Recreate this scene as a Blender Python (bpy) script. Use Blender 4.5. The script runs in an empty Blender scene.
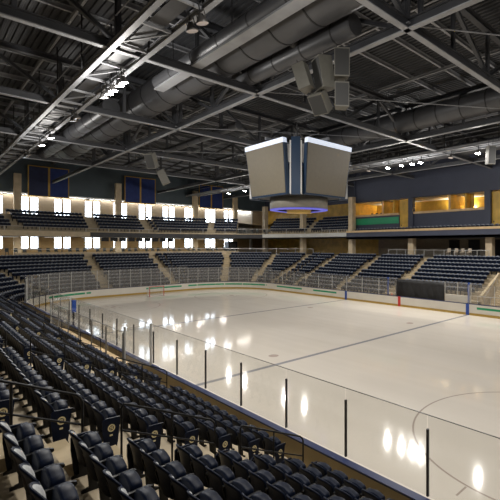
import bpy, math, random
from mathutils import Vector, Matrix
random.seed(7)
R = math.radians
sc = bpy.context.scene
COL = sc.collection

# ------------------------------------------------------------------ places
W = 29.0            # width of the ice
RL = 61.0           # length of the ice
CR = 8.5            # corner radius
TREAD, RISE, Z0, T0, NROW = 0.817, 0.381, 0.72, 0.62, 11
ZC = Z0 + NROW * RISE          # concourse level
TC = T0 + NROW * TREAD
SMIN, SMAX, VMIN, VMAX, ZTOP = -17.0, 76.0, -22.0, 47.0, 19.6
ZN = ['first', 'second', 'third', 'fourth', 'fifth', 'sixth', 'seventh', 'eighth', 'ninth', 'tenth', 'eleventh', 'twelfth',
      'thirteenth', 'fourteenth', 'fifteenth', 'sixteenth', 'seventeenth', 'eighteenth', 'nineteenth', 'twentieth']
TENS = {2: 'twenty', 3: 'thirty', 4: 'forty', 5: 'fifty'}
def nth(i):
    if i < 20: return ZN[i]
    n = i + 1
    if n % 10 == 0: return {2: 'twentieth', 3: 'thirtieth', 4: 'fortieth', 5: 'fiftieth'}[n // 10]
    return TENS[n // 10] + '-' + ZN[n % 10 - 1]

# ------------------------------------------------------------------ materials
def mat(name, col, rough=0.5, metal=0.0, noise=0.0, scale=3.0, spec=0.5, emit=None, bump=0.0, coat=0.0):
    m = bpy.data.materials.new(name); m.use_nodes = True
    nt = m.node_tree; b = nt.nodes['Principled BSDF']
    b.inputs['Base Color'].default_value = (*col, 1); b.inputs['Roughness'].default_value = rough
    b.inputs['Metallic'].default_value = metal; b.inputs['Specular IOR Level'].default_value = spec
    b.inputs['Coat Weight'].default_value = coat
    if noise or bump:
        tc = nt.nodes.new('ShaderNodeTexCoord'); n = nt.nodes.new('ShaderNodeTexNoise')
        n.inputs['Scale'].default_value = scale; n.inputs['Detail'].default_value = 5
        nt.links.new(tc.outputs['Object'], n.inputs['Vector'])
        if noise:
            r = nt.nodes.new('ShaderNodeValToRGB')
            r.color_ramp.elements[0].position = .3; r.color_ramp.elements[1].position = .7
            r.color_ramp.elements[0].color = (*[c * (1 - noise) for c in col], 1)
            r.color_ramp.elements[1].color = (*[min(1, c * (1 + noise)) for c in col], 1)
            nt.links.new(n.outputs['Fac'], r.inputs['Fac']); nt.links.new(r.outputs['Color'], b.inputs['Base Color'])
        if bump:
            bp = nt.nodes.new('ShaderNodeBump'); bp.inputs['Strength'].default_value = bump
            nt.links.new(n.outputs['Fac'], bp.inputs['Height']); nt.links.new(bp.outputs['Normal'], b.inputs['Normal'])
    if emit:
        b.inputs['Emission Color'].default_value = (*emit[0], 1); b.inputs['Emission Strength'].default_value = emit[1]
    return m

M = {}
M['seat'] = mat('seat_plastic', (.0035, .0075, .022), .46, noise=.25, scale=9, spec=.18)
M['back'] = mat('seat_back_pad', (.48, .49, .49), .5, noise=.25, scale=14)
M['padfar'] = mat('seat_back_pad_dark', (.20, .215, .25), .5)  # same pad in a darker, bluer tone for the simplified seats
M['black'] = mat('black_paint', (.007, .007, .008), .45, spec=.3)
M['rubber'] = mat('black_rubber', (.014, .014, .015), .8)
M['concrete'] = mat('concrete', (.42, .345, .235), .75, noise=.16, scale=1.3, bump=.05)
M['nosing'] = mat('step_nosing', (.50, .40, .25), .7, noise=.1, scale=2)
M['tan'] = mat('tan_stone', (.58, .47, .32), .8, noise=.12, scale=1.5)
M['navywall'] = mat('navy_wall', (.050, .058, .092), .6, noise=.08, scale=.6)
M['tealwall'] = mat('dark_teal_wall', (.060, .085, .105), .6, noise=.1, scale=.6)
M['steel'] = mat('painted_steel', (.285, .292, .31), .5, noise=.15, scale=1.2)
M['steeldark'] = mat('dark_steel', (.035, .035, .038), .55, noise=.2, scale=1.2)
M['chord'] = mat('shaded_chord_steel', (.045, .047, .054), .5, noise=.2, scale=1.2)  # shade on the chord sides is put into this darker steel tone
M['web'] = mat('shaded_web_steel', (.070, .073, .082), .5, noise=.2, scale=1.2)  # shaded tone of the truss members, set by colour
M['deck'] = mat('roof_deck_metal', (.050, .052, .058), .5, noise=.2, scale=.8)
M['duct'] = mat('duct_metal', (.080, .082, .090), .40, metal=.15, noise=.18, scale=.7)
M['ductdark'] = mat('duct_band', (.02, .02, .022), .6)
M['board'] = mat('board_plastic', (.72, .68, .60), .35, noise=.04, scale=1)
M['kick'] = mat('yellow_kick_plate', (.42, .27, .05), .45)
M['cap'] = mat('navy_cap_rail', (.012, .022, .085), .4)
M['outer'] = mat('tan_board_back', (.44, .36, .21), .6, noise=.12, scale=1)
M['green'] = mat('green_strip', (.012, .30, .13), .45)
M['red'] = mat('red_mark', (.55, .03, .02), .45)
M['blue'] = mat('blue_mark', (.015, .07, .36), .45)
M['post'] = mat('dark_post', (.035, .033, .033), .4, metal=.3)
M['postmid'] = mat('grey_post', (.24, .23, .22), .4, metal=.3)
M['postlight'] = mat('aluminium_post', (.55, .54, .52), .4, metal=.4)
M['wood'] = mat('golden_wood', (.60, .37, .055), .45, noise=.22, scale=1.1)
M['woodcap'] = mat('pale_wood_cap', (.62, .44, .24), .5, noise=.1, scale=2)
M['silver'] = mat('silver_lip', (.50, .50, .47), .4, noise=.08, scale=1)
M['screen'] = mat('display_surface', (.19, .165, .12), .42, noise=.04, scale=4)
M['frameblue'] = mat('scoreboard_navy', (.010, .035, .085), .4)
M['white'] = mat('white_panel', (.75, .74, .72), .4)
M['ledwhite'] = mat('white_led_banner', (.8, .85, .95), .4, emit=((.72, .82, 1.0), .36))
M['ledblue'] = mat('blue_led_ring', (.1, .1, .5), .4, emit=((.16, .17, .9), .24))
M['ringface'] = mat('score_ring_surface', (.25, .235, .20), .45, noise=.1, scale=3)
M['gold'] = mat('gold_panel', (.62, .40, .09), .4)
M['lens'] = mat('lit_lamp_lens', (1, 1, 1), .3, emit=((1.0, .93, .80), 60))
M['tube'] = mat('lamp_diffuser', (1, 1, 1), .3, emit=((1.0, .95, .88), .5))
M['lensoff'] = mat('lamp_lens', (.75, .68, .66), .15)
M['housing'] = mat('lamp_housing', (.10, .095, .09), .4, metal=.4)
M['speaker'] = mat('speaker_cabinet', (.15, .145, .125), .55, noise=.08, scale=4)
M['grille'] = mat('speaker_grille', (.035, .035, .034), .6)
M['banner'] = mat('blue_banner', (.012, .032, .16), .7, noise=.15, scale=1.5)
M['bannerdark'] = mat('navy_banner', (.016, .024, .075), .7, noise=.15, scale=1.5)
M['bannergold'] = mat('gold_trim', (.45, .27, .035), .6)
M['emblem'] = mat('tan_emblem', (.72, .62, .36), .5)
M['winframe'] = mat('pale_window_frame', (.55, .53, .50), .5)
M['tarp'] = mat('black_tarp', (.016, .016, .017), .6, noise=.3, scale=2, bump=.3)
M['stool'] = mat('stool_vinyl', (.035, .05, .055), .5)
M['pale'] = mat('pale_cloth', (.50, .42, .33), .7)
M['counter'] = mat('pale_counter', (.62, .60, .56), .25)
M['suiteceil'] = mat('white_suite_ceiling', (.7, .66, .58), .6)
M['orange'] = mat('orange_plastic', (.8, .12, .03), .5)
M['net'] = mat('net_cord', (.6, .58, .55), .7)
M['grass'] = mat('lawn', (.20, .19, .15), .9, noise=.3, scale=.2)
M['foliage'] = mat('tree_leaves', (.09, .17, .04), .9, noise=.3, scale=1)

def brick_mat(name, c1, c2, mortar):
    m = bpy.data.materials.new(name); m.use_nodes = True
    nt = m.node_tree; b = nt.nodes['Principled BSDF']; b.inputs['Roughness'].default_value = .8
    tc = nt.nodes.new('ShaderNodeTexCoord'); mp = nt.nodes.new('ShaderNodeMapping')
    sx = nt.nodes.new('ShaderNodeSeparateXYZ'); cx = nt.nodes.new('ShaderNodeCombineXYZ'); ad = nt.nodes.new('ShaderNodeMath')
    t = nt.nodes.new('ShaderNodeTexBrick')
    t.inputs['Color1'].default_value = (*c1, 1); t.inputs['Color2'].default_value = (*c2, 1); t.inputs['Mortar'].default_value = (*mortar, 1)
    t.inputs['Scale'].default_value = 1; t.inputs['Brick Width'].default_value = .6; t.inputs['Row Height'].default_value = .2; t.inputs['Mortar Size'].default_value = .012
    nt.links.new(tc.outputs['Object'], sx.inputs[0])
    nt.links.new(sx.outputs['X'], ad.inputs[0]); nt.links.new(sx.outputs['Y'], ad.inputs[1])
    nt.links.new(ad.outputs[0], cx.inputs['X']); nt.links.new(sx.outputs['Z'], cx.inputs['Y'])
    nt.links.new(cx.outputs[0], t.inputs['Vector']); nt.links.new(t.outputs['Color'], b.inputs['Base Color'])
    return m
M['brick'] = brick_mat('tan_brick', (.36, .29, .20), (.31, .25, .175), (.30, .26, .20))

M['brickgold'] = brick_mat('golden_brick', (.42, .29, .13), (.36, .24, .11), (.32, .25, .16))
def glass_mat(name, tint, refl, haze):
    m = bpy.data.materials.new(name); m.use_nodes = True
    nt = m.node_tree; nt.nodes.clear()
    out = nt.nodes.new('ShaderNodeOutputMaterial')
    tr = nt.nodes.new('ShaderNodeBsdfTransparent'); tr.inputs[0].default_value = (*tint, 1)
    gl = nt.nodes.new('ShaderNodeBsdfGlossy'); gl.inputs['Roughness'].default_value = .03
    gl.inputs['Color'].default_value = (.95, .97, 1, 1)
    df = nt.nodes.new('ShaderNodeBsdfDiffuse'); df.inputs[0].default_value = (.75, .72, .68, 1)
    lw = nt.nodes.new('ShaderNodeFresnel'); lw.inputs['IOR'].default_value = 1.3
    mu = nt.nodes.new('ShaderNodeMath'); mu.operation = 'MULTIPLY'; mu.inputs[1].default_value = refl
    a = nt.nodes.new('ShaderNodeMixShader'); c = nt.nodes.new('ShaderNodeMixShader'); c.inputs[0].default_value = haze
    ge = nt.nodes.new('ShaderNodeNewGeometry'); iv = nt.nodes.new('ShaderNodeMath'); iv.operation = 'SUBTRACT'; iv.inputs[0].default_value = 1
    nt.links.new(ge.outputs['Backfacing'], iv.inputs[1]); m2 = nt.nodes.new('ShaderNodeMath'); m2.operation = 'MULTIPLY'
    nt.links.new(lw.outputs[0], mu.inputs[0]); nt.links.new(mu.outputs[0], m2.inputs[0]); nt.links.new(iv.outputs[0], m2.inputs[1]); nt.links.new(m2.outputs[0], a.inputs[0])
    nt.links.new(tr.outputs[0], a.inputs[1]); nt.links.new(gl.outputs[0], a.inputs[2])
    nt.links.new(a.outputs[0], c.inputs[1]); nt.links.new(df.outputs[0], c.inputs[2])
    nt.links.new(c.outputs[0], out.inputs[0])
    return m
M['glass'] = glass_mat('rink_glass', (.95, .95, .94), 1.0, .02)
M['glassfar'] = glass_mat('hazy_rink_glass', (.93, .93, .92), 1.0, .10)  # whitish diffuse share paints in the pale reflections and haze on this glass
M['edge'] = mat('glass_edge', (.20, .19, .175), .3)
M['pane'] = glass_mat('window_glass', (.97, .98, 1), 1.0, .0)

def ice_mat():
    m = bpy.data.materials.new('ice'); m.use_nodes = True
    nt = m.node_tree; b = nt.nodes['Principled BSDF']; L = nt.links
    def N(t, **k):
        n = nt.nodes.new(t)
        for a, v in k.items(): setattr(n, a, v)
        return n
    def mth(op, a, b_=None, c=None):
        n = N('ShaderNodeMath', operation=op)
        for i, x in enumerate((a, b_, c)):
            if x is None: continue
            if isinstance(x, (int, float)): n.inputs[i].default_value = x
            else: L.new(x, n.inputs[i])
        return n.outputs[0]
    tc = N('ShaderNodeTexCoord'); sx = N('ShaderNodeSeparateXYZ'); L.new(tc.outputs['Object'], sx.inputs[0])
    X, Y = sx.outputs['X'], sx.outputs['Y']
    def band(v, c, hw): return mth('LESS_THAN', mth('ABSOLUTE', mth('SUBTRACT', v, c)), hw)
    def dist(cx, cy):
        dx = mth('SUBTRACT', X, cx); dy = mth('SUBTRACT', Y, cy)
        return mth('SQRT', mth('ADD', mth('MULTIPLY', dx, dx), mth('MULTIPLY', dy, dy)))
    def union(*a):
        r = a[0]
        for x in a[1:]: r = mth('MAXIMUM', r, x)
        return r
    def seg(x0, x1, y0, y1): return mth('MULTIPLY', band(X, (x0 + x1) / 2, abs(x1 - x0) / 2), band(Y, (y0 + y1) / 2, abs(y1 - y0) / 2))
    blue = union(band(X, 22.86, .15), band(X, 38.1, .15))
    reds = [band(X, 3.35, .03), band(X, RL - 3.35, .03)]
    for cx in (9.45, RL - 9.45):
        for cy in (W / 2 - 7.2, W / 2 + 7.2):
            reds += [band(dist(cx, cy), 4.57, .035), mth('LESS_THAN', dist(cx, cy), .28)]
            for sx_ in (-1, 1):
                for sy_ in (-1, 1):
                    x0, y0 = cx + sx_ * .6, cy + sy_ * .3
                    reds += [seg(x0, x0 + sx_ * 1.0, y0 - .03, y0 + .03), seg(x0 - .03, x0 + .03, y0, y0 + sy_ * .9)]
                    reds.append(seg(cx + sx_ * .85 - .03, cx + sx_ * .85 + .03, cy + sy_ * 4.55, cy + sy_ * 5.1))
    dots = []
    for cx in (24.4, 36.56):
        for cy in (W / 2 - 7.2, W / 2 + 7.2): dots.append(mth('LESS_THAN', dist(cx, cy), .30))
    red = union(*reds); dot = union(*dots)
    # ice colour, with faint resurfacing streaks along the rink and soft patches
    mp = N('ShaderNodeMapping'); mp.inputs['Scale'].default_value = (.05, .9, 1); L.new(tc.outputs['Object'], mp.inputs[0])
    n1 = N('ShaderNodeTexNoise'); n1.inputs['Scale'].default_value = 1.2; n1.inputs['Detail'].default_value = 6; L.new(mp.outputs[0], n1.inputs['Vector'])
    n2 = N('ShaderNodeTexNoise'); n2.inputs['Scale'].default_value = .35; n2.inputs['Detail'].default_value = 3; L.new(tc.outputs['Object'], n2.inputs['Vector'])
    r1 = N('ShaderNodeValToRGB'); r1.color_ramp.elements[0].position = .3; r1.color_ramp.elements[1].position = .7
    r1.color_ramp.elements[0].color = (.70, .64, .56, 1); r1.color_ramp.elements[1].color = (.765, .705, .625, 1)
    mixn = mth('ADD', mth('MULTIPLY', n1.outputs['Fac'], .6), mth('MULTIPLY', n2.outputs['Fac'], .4)); L.new(mixn, r1.inputs['Fac'])
    col = r1.outputs['Color']
    for mask, c, f in ((blue, (.22, .23, .27), .8), (dot, (.42, .33, .29), .8), (red, (.33, .255, .22), .75)):
        mx = N('ShaderNodeMix', data_type='RGBA'); mx.inputs[7].default_value = (*c, 1)
        L.new(mth('MULTIPLY', mask, f), mx.inputs[0]); L.new(col, mx.inputs[6]); col = mx.outputs[2]
    L.new(col, b.inputs['Base Color'])
    rr = mth('ADD', mth('MULTIPLY', n1.outputs['Fac'], .07), .04); L.new(rr, b.inputs['Roughness'])
    b.inputs['Specular IOR Level'].default_value = .45; b.inputs['IOR'].default_value = 1.33
    return m
M['ice'] = ice_mat()

# ------------------------------------------------------------------ mesh building
class MB:
    def __init__(s): s.v = []; s.f = []; s.smooth = []
    def add(s, vs, fs, sm=False):
        b = len(s.v); s.v.extend(tuple(x) for x in vs)
        for f in fs: s.f.append(tuple(i + b for i in f)); s.smooth.append(sm)
    def box(s, x0, x1, y0, y1, z0, z1):
        s.add([(x0, y0, z0), (x1, y0, z0), (x1, y1, z0), (x0, y1, z0), (x0, y0, z1), (x1, y0, z1), (x1, y1, z1), (x0, y1, z1)],
              [(0, 3, 2, 1), (4, 5, 6, 7), (0, 1, 5, 4), (1, 2, 6, 5), (2, 3, 7, 6), (3, 0, 4, 7)])
        return s
    def bar(s, p0, p1, w, h, up=(0, 0, 1)):
        p0, p1 = Vector(p0), Vector(p1); d = (p1 - p0).normalized(); up = Vector(up)
        if abs(d.dot(up)) > .98: up = Vector((1, 0, 0))
        a = d.cross(up).normalized() * (w / 2); b = a.cross(d).normalized() * (h / 2)
        vs = [p + i * a + j * b for p in (p0, p1) for i, j in ((-1, -1), (1, -1), (1, 1), (-1, 1))]
        s.add(vs, [(0, 3, 2, 1), (4, 5, 6, 7), (0, 1, 5, 4), (1, 2, 6, 5), (2, 3, 7, 6), (3, 0, 4, 7)]); return s
    def ibeam(s, p0, p1, w, h, fl=.04, wb=.03, up=(0, 0, 1)):
        p0, p1 = Vector(p0), Vector(p1); d = (p1 - p0).normalized(); u = Vector(up)
        if abs(d.dot(u)) > .98: u = Vector((1, 0, 0))
        a = d.cross(u).normalized(); u = a.cross(d).normalized()
        for o, ww, hh in ((-h / 2 + fl / 2, w, fl), (h / 2 - fl / 2, w, fl), (0, wb, h - 2 * fl)): s.bar(p0 + u * o, p1 + u * o, ww, hh, u)
        return s
    def tube(s, pts, r, n=8, caps=True, closed=False):
        pts = [Vector(p) for p in pts]; rings = []; prev = None
        for i, p in enumerate(pts):
            if closed: d = pts[(i + 1) % len(pts)] - pts[i - 1]
            else: d = pts[min(i + 1, len(pts) - 1)] - pts[max(i - 1, 0)]
            d.normalize()
            if prev is None:
                u = Vector((0, 0, 1)) if abs(d.z) < .9 else Vector((1, 0, 0)); a = d.cross(u).normalized()
            else: a = (prev - d * prev.dot(d)).normalized()
            prev = a; b = d.cross(a)
            rr = r[i] if isinstance(r, (list, tuple)) else r
            rings.append([p + (a * math.cos(2 * math.pi * k / n) + b * math.sin(2 * math.pi * k / n)) * rr for k in range(n)])
        vs = [x for q in rings for x in q]; fs = []; m = len(rings)
        for i in range(m if closed else m - 1):
            j = (i + 1) % m
            for k in range(n): fs.append((i * n + k, i * n + (k + 1) % n, j * n + (k + 1) % n, j * n + k))
        s.add(vs, fs, n > 6)
        if caps and not closed: s.add(rings[0], [tuple(range(n))[::-1]]); s.add(rings[-1], [tuple(range(n))])
        return s
    def prism(s, poly, z0, z1):
        n = len(poly)
        s.add([(x, y, z0) for x, y in poly] + [(x, y, z1) for x, y in poly],
              [tuple(range(n))[::-1], tuple(range(n, 2 * n))] + [(i, (i + 1) % n, n + (i + 1) % n, n + i) for i in range(n)]); return s
    def lathe(s, prof, n=24, c=(0, 0, 0)):
        vs = []; fs = []
        for r, z in prof:
            for k in range(n): a = 2 * math.pi * k / n; vs.append((c[0] + r * math.cos(a), c[1] + r * math.sin(a), c[2] + z))
        for i in range(len(prof) - 1):
            for k in range(n): fs.append((i * n + k, i * n + (k + 1) % n, (i + 1) * n + (k + 1) % n, (i + 1) * n + k))
        s.add(vs, fs, True); return s
    def xf(s, m):
        s.v = [tuple(m @ Vector(v)) for v in s.v]; return s
    def mesh(s, name, m):
        me = bpy.data.meshes.new(name); me.from_pydata(s.v, [], s.f); me.materials.append(m)
        me.polygons.foreach_set('use_smooth', s.smooth); me.update(); return me
    def build(s, name, m, parent=None, label=None):
        o = bpy.data.objects.new(name, s.mesh(name, m)); COL.objects.link(o)
        if parent: o.parent = parent
        if label: o['label'] = label
        return o

def tag(o, label=None, cat=None, group=None, kind=None):
    if label: o['label'] = label
    if cat: o['category'] = cat
    if group: o['group'] = group
    if kind: o['kind'] = kind
    return o
def thing(name, label, cat, loc=(0, 0, 0), rz=0, group=None):
    o = bpy.data.objects.new(name, None); COL.objects.link(o); o.location = loc; o.rotation_euler = (0, 0, rz); o.empty_display_size = .2
    return tag(o, label, cat, group)
def struct(name, mb, m): return tag(mb.build(name, m), kind='structure')
def copy_obj(o, parent=None):
    c = o.copy(); COL.objects.link(c)
    if parent: c.parent = parent
    return c
def copy_tree(o, kids, parent=None):
    """copy a thing with its parts and sub-parts; kids = {object: [children]}"""
    c = copy_obj(o, parent)
    for ch in kids.get(o, []): copy_tree(ch, kids, c)
    return c
def kids_of(root):
    d = {}
    for o in list(root.children):
        d.setdefault(root, []).append(o); d.update(kids_of(o))
    return d

# ------------------------------------------------------------------ the line the boards and rows follow
def station(q, t):
    """point and outward normal at q (0-1 near side, 1-2 corner, 2-3 end, 3-4 corner, 4-5 far side), t metres outside the boards"""
    if q <= 1: p = (62 + (CR - 62) * q, -t); n = (0, -1)
    elif q <= 2:
        a = -math.pi / 2 - (q - 1) * math.pi / 2; n = (math.cos(a), math.sin(a)); p = (CR + n[0] * (CR + t), CR + n[1] * (CR + t))
    elif q <= 3: p = (-t, CR + (W - 2 * CR) * (q - 2)); n = (-1, 0)
    elif q <= 4:
        a = math.pi - (q - 3) * math.pi / 2; n = (math.cos(a), math.sin(a)); p = (CR + n[0] * (CR + t), W - CR + n[1] * (CR + t))
    else: p = (CR + (62 - CR) * (q - 4), W + t); n = (0, 1)
    return p, n
def qs(q0, q1):
    out = []
    for k in range(5):
        nseg = 10 if k in (1, 3) else (14 if k != 2 else 6)
        for i in range(nseg + 1):
            q = k + i / nseg
            if q0 - 1e-6 <= q <= q1 + 1e-6 and (not out or q - out[-1] > 1e-6): out.append(q)
    if not out or out[0] - q0 > 1e-6: out.insert(0, q0)
    if q1 - out[-1] > 1e-6: out.append(q1)
    return out
def q_far(s): return 4 + (s - CR) / (62 - CR)
def q_near(s): return (62 - s) / (62 - CR)
def q_end(v): return 2 + (v - CR) / (W - 2 * CR)
def clampp(p): return (max(SMIN + .02, min(SMAX - .02, p[0])), max(VMIN + .02, min(VMAX - .02, p[1])))
def sweep(mb, prof, q0, q1, closed=False, cap=True):
    Q = qs(q0, q1); n = len(prof); vs = []; fs = []
    for q in Q:
        for t, z in prof:
            p, _ = station(q, t); p = clampp(p); vs.append((p[0], p[1], z))
    m = n if closed else n - 1
    for i in range(len(Q) - 1):
        for k in range(m): a = i * n + k; b = i * n + (k + 1) % n; fs.append((a, b, b + n, a + n))
    mb.add(vs, fs)
    if closed and cap:
        mb.add(vs[:n], [tuple(range(n))]); mb.add(vs[-n:], [tuple(range(n))[::-1]])
    return mb

# ------------------------------------------------------------------ ice and boards
def rink_loop(off, nc=14):
    pts = []; r = CR + off
    for cx, cy, a0 in ((CR, CR, 180), (RL - CR, CR, 270), (RL - CR, W - CR, 0), (CR, W - CR, 90)):
        for i in range(nc + 1):
            a = R(a0 + 90 * i / nc); pts.append((cx + r * math.cos(a), cy + r * math.sin(a)))
    return pts
def loop_wall(mb, t0, t1, z0, z1):
    a = rink_loop(t0); b = rink_loop(t1); n = len(a)
    vs = [(*p, z0) for p in a] + [(*p, z1) for p in a] + [(*p, z0) for p in b] + [(*p, z1) for p in b]; fs = []
    for i in range(n):
        j = (i + 1) % n
        fs += [(i, n + i, n + j, j), (2 * n + i, 2 * n + j, 3 * n + j, 3 * n + i), (n + i, 3 * n + i, 3 * n + j, n + j), (i, j, 2 * n + j, 2 * n + i)]
    mb.add(vs, fs); return mb
ice = MB(); lp = rink_loop(0.02); ice.add([(*p, 0) for p in lp], [tuple(range(len(lp)))])
tag(ice.build('floor_ice', M['ice']), 'pale cream ice sheet with faint blue lines and faceoff circles', kind='structure')
BH = 1.07
bd = thing('dasher_board', 'white rink dasher boards with navy cap rail and yellow kick strip around the ice', 'rink boards')
loop_wall(MB(), 0, .06, .22, BH - .05).build('board_panel', M['board'], bd)
loop_wall(MB(), -.012, .06, 0.0, .22).build('kick_plate', M['kick'], bd, 'yellow kick strip')
loop_wall(MB(), -.02, .20, BH - .05, BH).build('cap_rail', M['cap'], bd, 'navy cap rail')
loop_wall(MB(), .14, .18, .02, BH - .05).build('outer_panel', M['outer'], bd, 'tan outer face')
def onboard(name, q0, q1, z0, z1, m, label, t=-.008):
    mb = MB(); sweep(mb, [(t, z0), (t, z1), (.01, z1), (.01, z0)], q0, q1, closed=True); return mb.build(name, m, bd, label)
for q0, q1 in ((1.55, 1.95), (q_end(14.5), q_end(19.5)), (3.0, 3.92), (q_far(9.7), q_far(15.0)), (q_far(17.2), q_far(21.3)), (q_far(39.0), q_far(45)), (q_far(47), q_far(54))):
    onboard('advert_strip', q0, q1, .60, .80, M['green'], 'green advertising strip')
for s_, m, l in ((22.86, 'blue', 'blue line mark'), (38.1, 'blue', 'blue line mark'), (30.48, 'red', 'red centre line mark')):
    onboard('line_mark', q_far(s_ - .16), q_far(s_ + .16), .02, BH, M[m], l, -.022)
    mb = MB(); mb.box(s_ - .16, s_ + .16, -.01, .03, .02, BH); mb.build('line_mark', M[m], bd, l)

# goal
gl = thing('goal_net', 'red framed hockey goal with white net in front of far end boards', 'goal', (3.35, W / 2, 0))
for y in (-.915, .915): MB().tube([(0, y, 0), (0, y, 1.22)], .04, 8).build('goal_post', M['red'], gl)
MB().tube([(0, -.915, 1.22), (0, .915, 1.22)], .04, 8).build('crossbar', M['red'], gl)
MB().tube([(0, -.915, .04), (-.7, -.95, .04), (-1.0, -.6, .04), (-1.0, .6, .04), (-.7, .95, .04), (0, .915, .04)], .035, 8).build('base_frame', M['white'], gl, 'white base frame')
MB().tube([(0, -.9, 1.2), (-.5, -.8, 1.18), (-.55, 0, 1.18), (-.5, .8, 1.18), (0, .9, 1.2)], .025, 6).build('top_frame', M['white'], gl)
nt = MB()
for i in range(13):
    y = -.84 + 1.68 * i / 12; nt.tube([(-.55, y * .95, 1.18), (-1.0, y * .95, .05)], .007, 4)
for i in range(9):
    f = i / 8; nt.tube([(-.55 - .45 * f, -.82, 1.18 - 1.13 * f), (-.55 - .45 * f, .82, 1.18 - 1.13 * f)], .007, 4)
    for y in (-.9, .9): nt.tube([(-.0 - .55 * f, y, 1.2), (-.05 - .9 * f, y, .05)], .007, 4)
nt.build('net', M['net'], gl, 'white cord net')

# ------------------------------------------------------------------ glass around the rink
GT = 2.83
def glass_unit(p0, p1, zt, mg, mp, postz, label, group, zb=BH, pw=.045):
    o = thing('rink_glass', label, 'glass panel', (p0[0], p0[1], zb), math.atan2(p1[1] - p0[1], p1[0] - p0[0]), group)
    L = math.hypot(p1[0] - p0[0], p1[1] - p0[1]); h = zt - zb
    MB().box(.02, L - .01, -.006, .006, 0, h).build('pane', mg, o)
    MB().box(.0, L, -.008, .008, h, h + .016).build('top_edge', M['edge'], o)
    MB().box(-pw / 2, pw / 2, -.028, .028, 0, postz - zb).build('support_post', mp, o, 'dark steel post' if mp is M['post'] else 'grey metal post' if mp is M['postmid'] else 'pale metal post')
    return o
x = 53.5; k = 0
while x > 9.5:
    big = 26 < x < 36.5
    glass_unit((x, .09), (x - 2.385, .09), GT, M['glass'], M['post'], 2.53,
               f'clear glass panel with dark post, {nth(k)} along the boards below the black seats', 'glass on the near boards'); x -= 2.385; k += 1
NE = x
Q0 = q_near(x); 
def arc_units(qa, qb, n, zt, mg, mp, pz, word, group):
    for i in range(n):
        a, _ = station(qa + (qb - qa) * i / n, .09); b, _ = station(qa + (qb - qa) * (i + 1) / n, .09)
        glass_unit(a, b, zt, mg, mp, pz, f'clear glass panel with pale post, {nth(i)} {word}', group)
arc_units(1, 2, 9, 3.4, M['glassfar'], M['postlight'], 3.35, 'around the rounded corner beside the black seats', 'corner glass')
arc_units(2, 3, 9, 3.4, M['glassfar'], M['postlight'], 3.4, 'along the end boards behind the goal', 'end glass')
arc_units(3, 4, 9, 3.2, M['glassfar'], M['postlight'], 3.15, 'around the far rounded corner of the rink', 'far corner glass')
x = CR; k = 0
while x < 42.5:
    if not (28.7 < x + .5 < 38.0):
        a = station(q_far(min(x, 53)), .09)[0]; b = station(q_far(min(x + 2.4, 54)), .09)[0]
        glass_unit(a, b, GT, M['glassfar'], M['postlight'], GT, f'clear glass panel with pale post, {nth(k)} along the boards opposite the black seats', 'far side glass')
        k += 1
    x += 2.4
    if 28.7 < x + .5 < 31: x = 38.2
# team bench inside a second row of glass on the near side
for k, s_ in enumerate((37.0, 34.8, 32.6, 30.4, 28.2, 26.0)):
    glass_unit((s_, -1.32), (s_ - 2.2, -1.32), 2.75, M['glass'], M['postmid'], 2.7, f'clear glass panel behind the team bench, {nth(k)} from the open steps', 'bench glass', zb=Z0, pw=.05)
for s_, w in ((37.05, 'open steps'), (23.75, 'far corner')):
    o = thing('bench_divider', f'tall narrow glass divider closing the team bench towards the {w}', 'glass panel', (s_, -1.3, .72))
    MB().box(-.006, .006, .06, 1.2, 0.36, 2.2).build('pane', M['glassfar'], o)
    MB().box(-.05, .05, 0, .06, 0, 2.25).build('support_post', M['postlight'], o); MB().box(-.05, .05, 1.13, 1.21, 0.36, 2.25).build('support_post', M['postlight'], o)
o = thing('player_bench', 'long wooden player bench behind the near boards', 'bench', (30.3, -.95, .72))
MB().box(-6, 6, -.16, .16, .40, .45).build('seat', M['woodcap'], o)
for i in range(6): MB().box(-5.7 + 2.2 * i, -5.6 + 2.2 * i, -.13, .13, 0, .40).build('leg', M['rubber'], o)
for s_, l in ((22.86, 'blue padded post on the near boards at the far blue line'), (38.1, 'blue padded post on the near boards at the closer blue line')):
    if s_ < 30:
        o = thing('padded_post', l, 'post', (s_, .27, 0)); MB().box(-.05, .05, -.045, .045, 0, 2.6).build('post', M['post'], o); MB().box(-.15, .15, -.13, .13, 1.8, 2.65).build('pad', M['blue'], o, 'blue pad')
for s_, l in ((28.9, 'tall blue post beside the black tarp near the penalty box'), (38.15, 'tall blue post at the blue line in front of the beige stairs')):
    o = thing('padded_post', l, 'post', (s_, W + .16, BH)); MB().box(-.08, .08, -.05, .05, 0, 1.95).build('post', M['blue'], o); MB().box(-.11, .11, -.07, .07, 0, .06).build('base_plate', M['post'], o)

# ------------------------------------------------------------------ seating bowl
STAIR = 38.4          # the beige stair bay on the far side starts here
prof = [(.14, 0.0), (.20, .0), (.20, .42), (T0, .42)]
for i in range(NROW): prof += [(T0 + TREAD * i, Z0 + RISE * i), (T0 + TREAD * (i + 1), Z0 + RISE * i)]
prof += [(TC, ZC), (45, ZC)]
mb = MB(); sweep(mb, prof, q_near(61.9), q_far(STAIR)); struct('floor_terrace', mb, M['concrete'])
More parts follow.
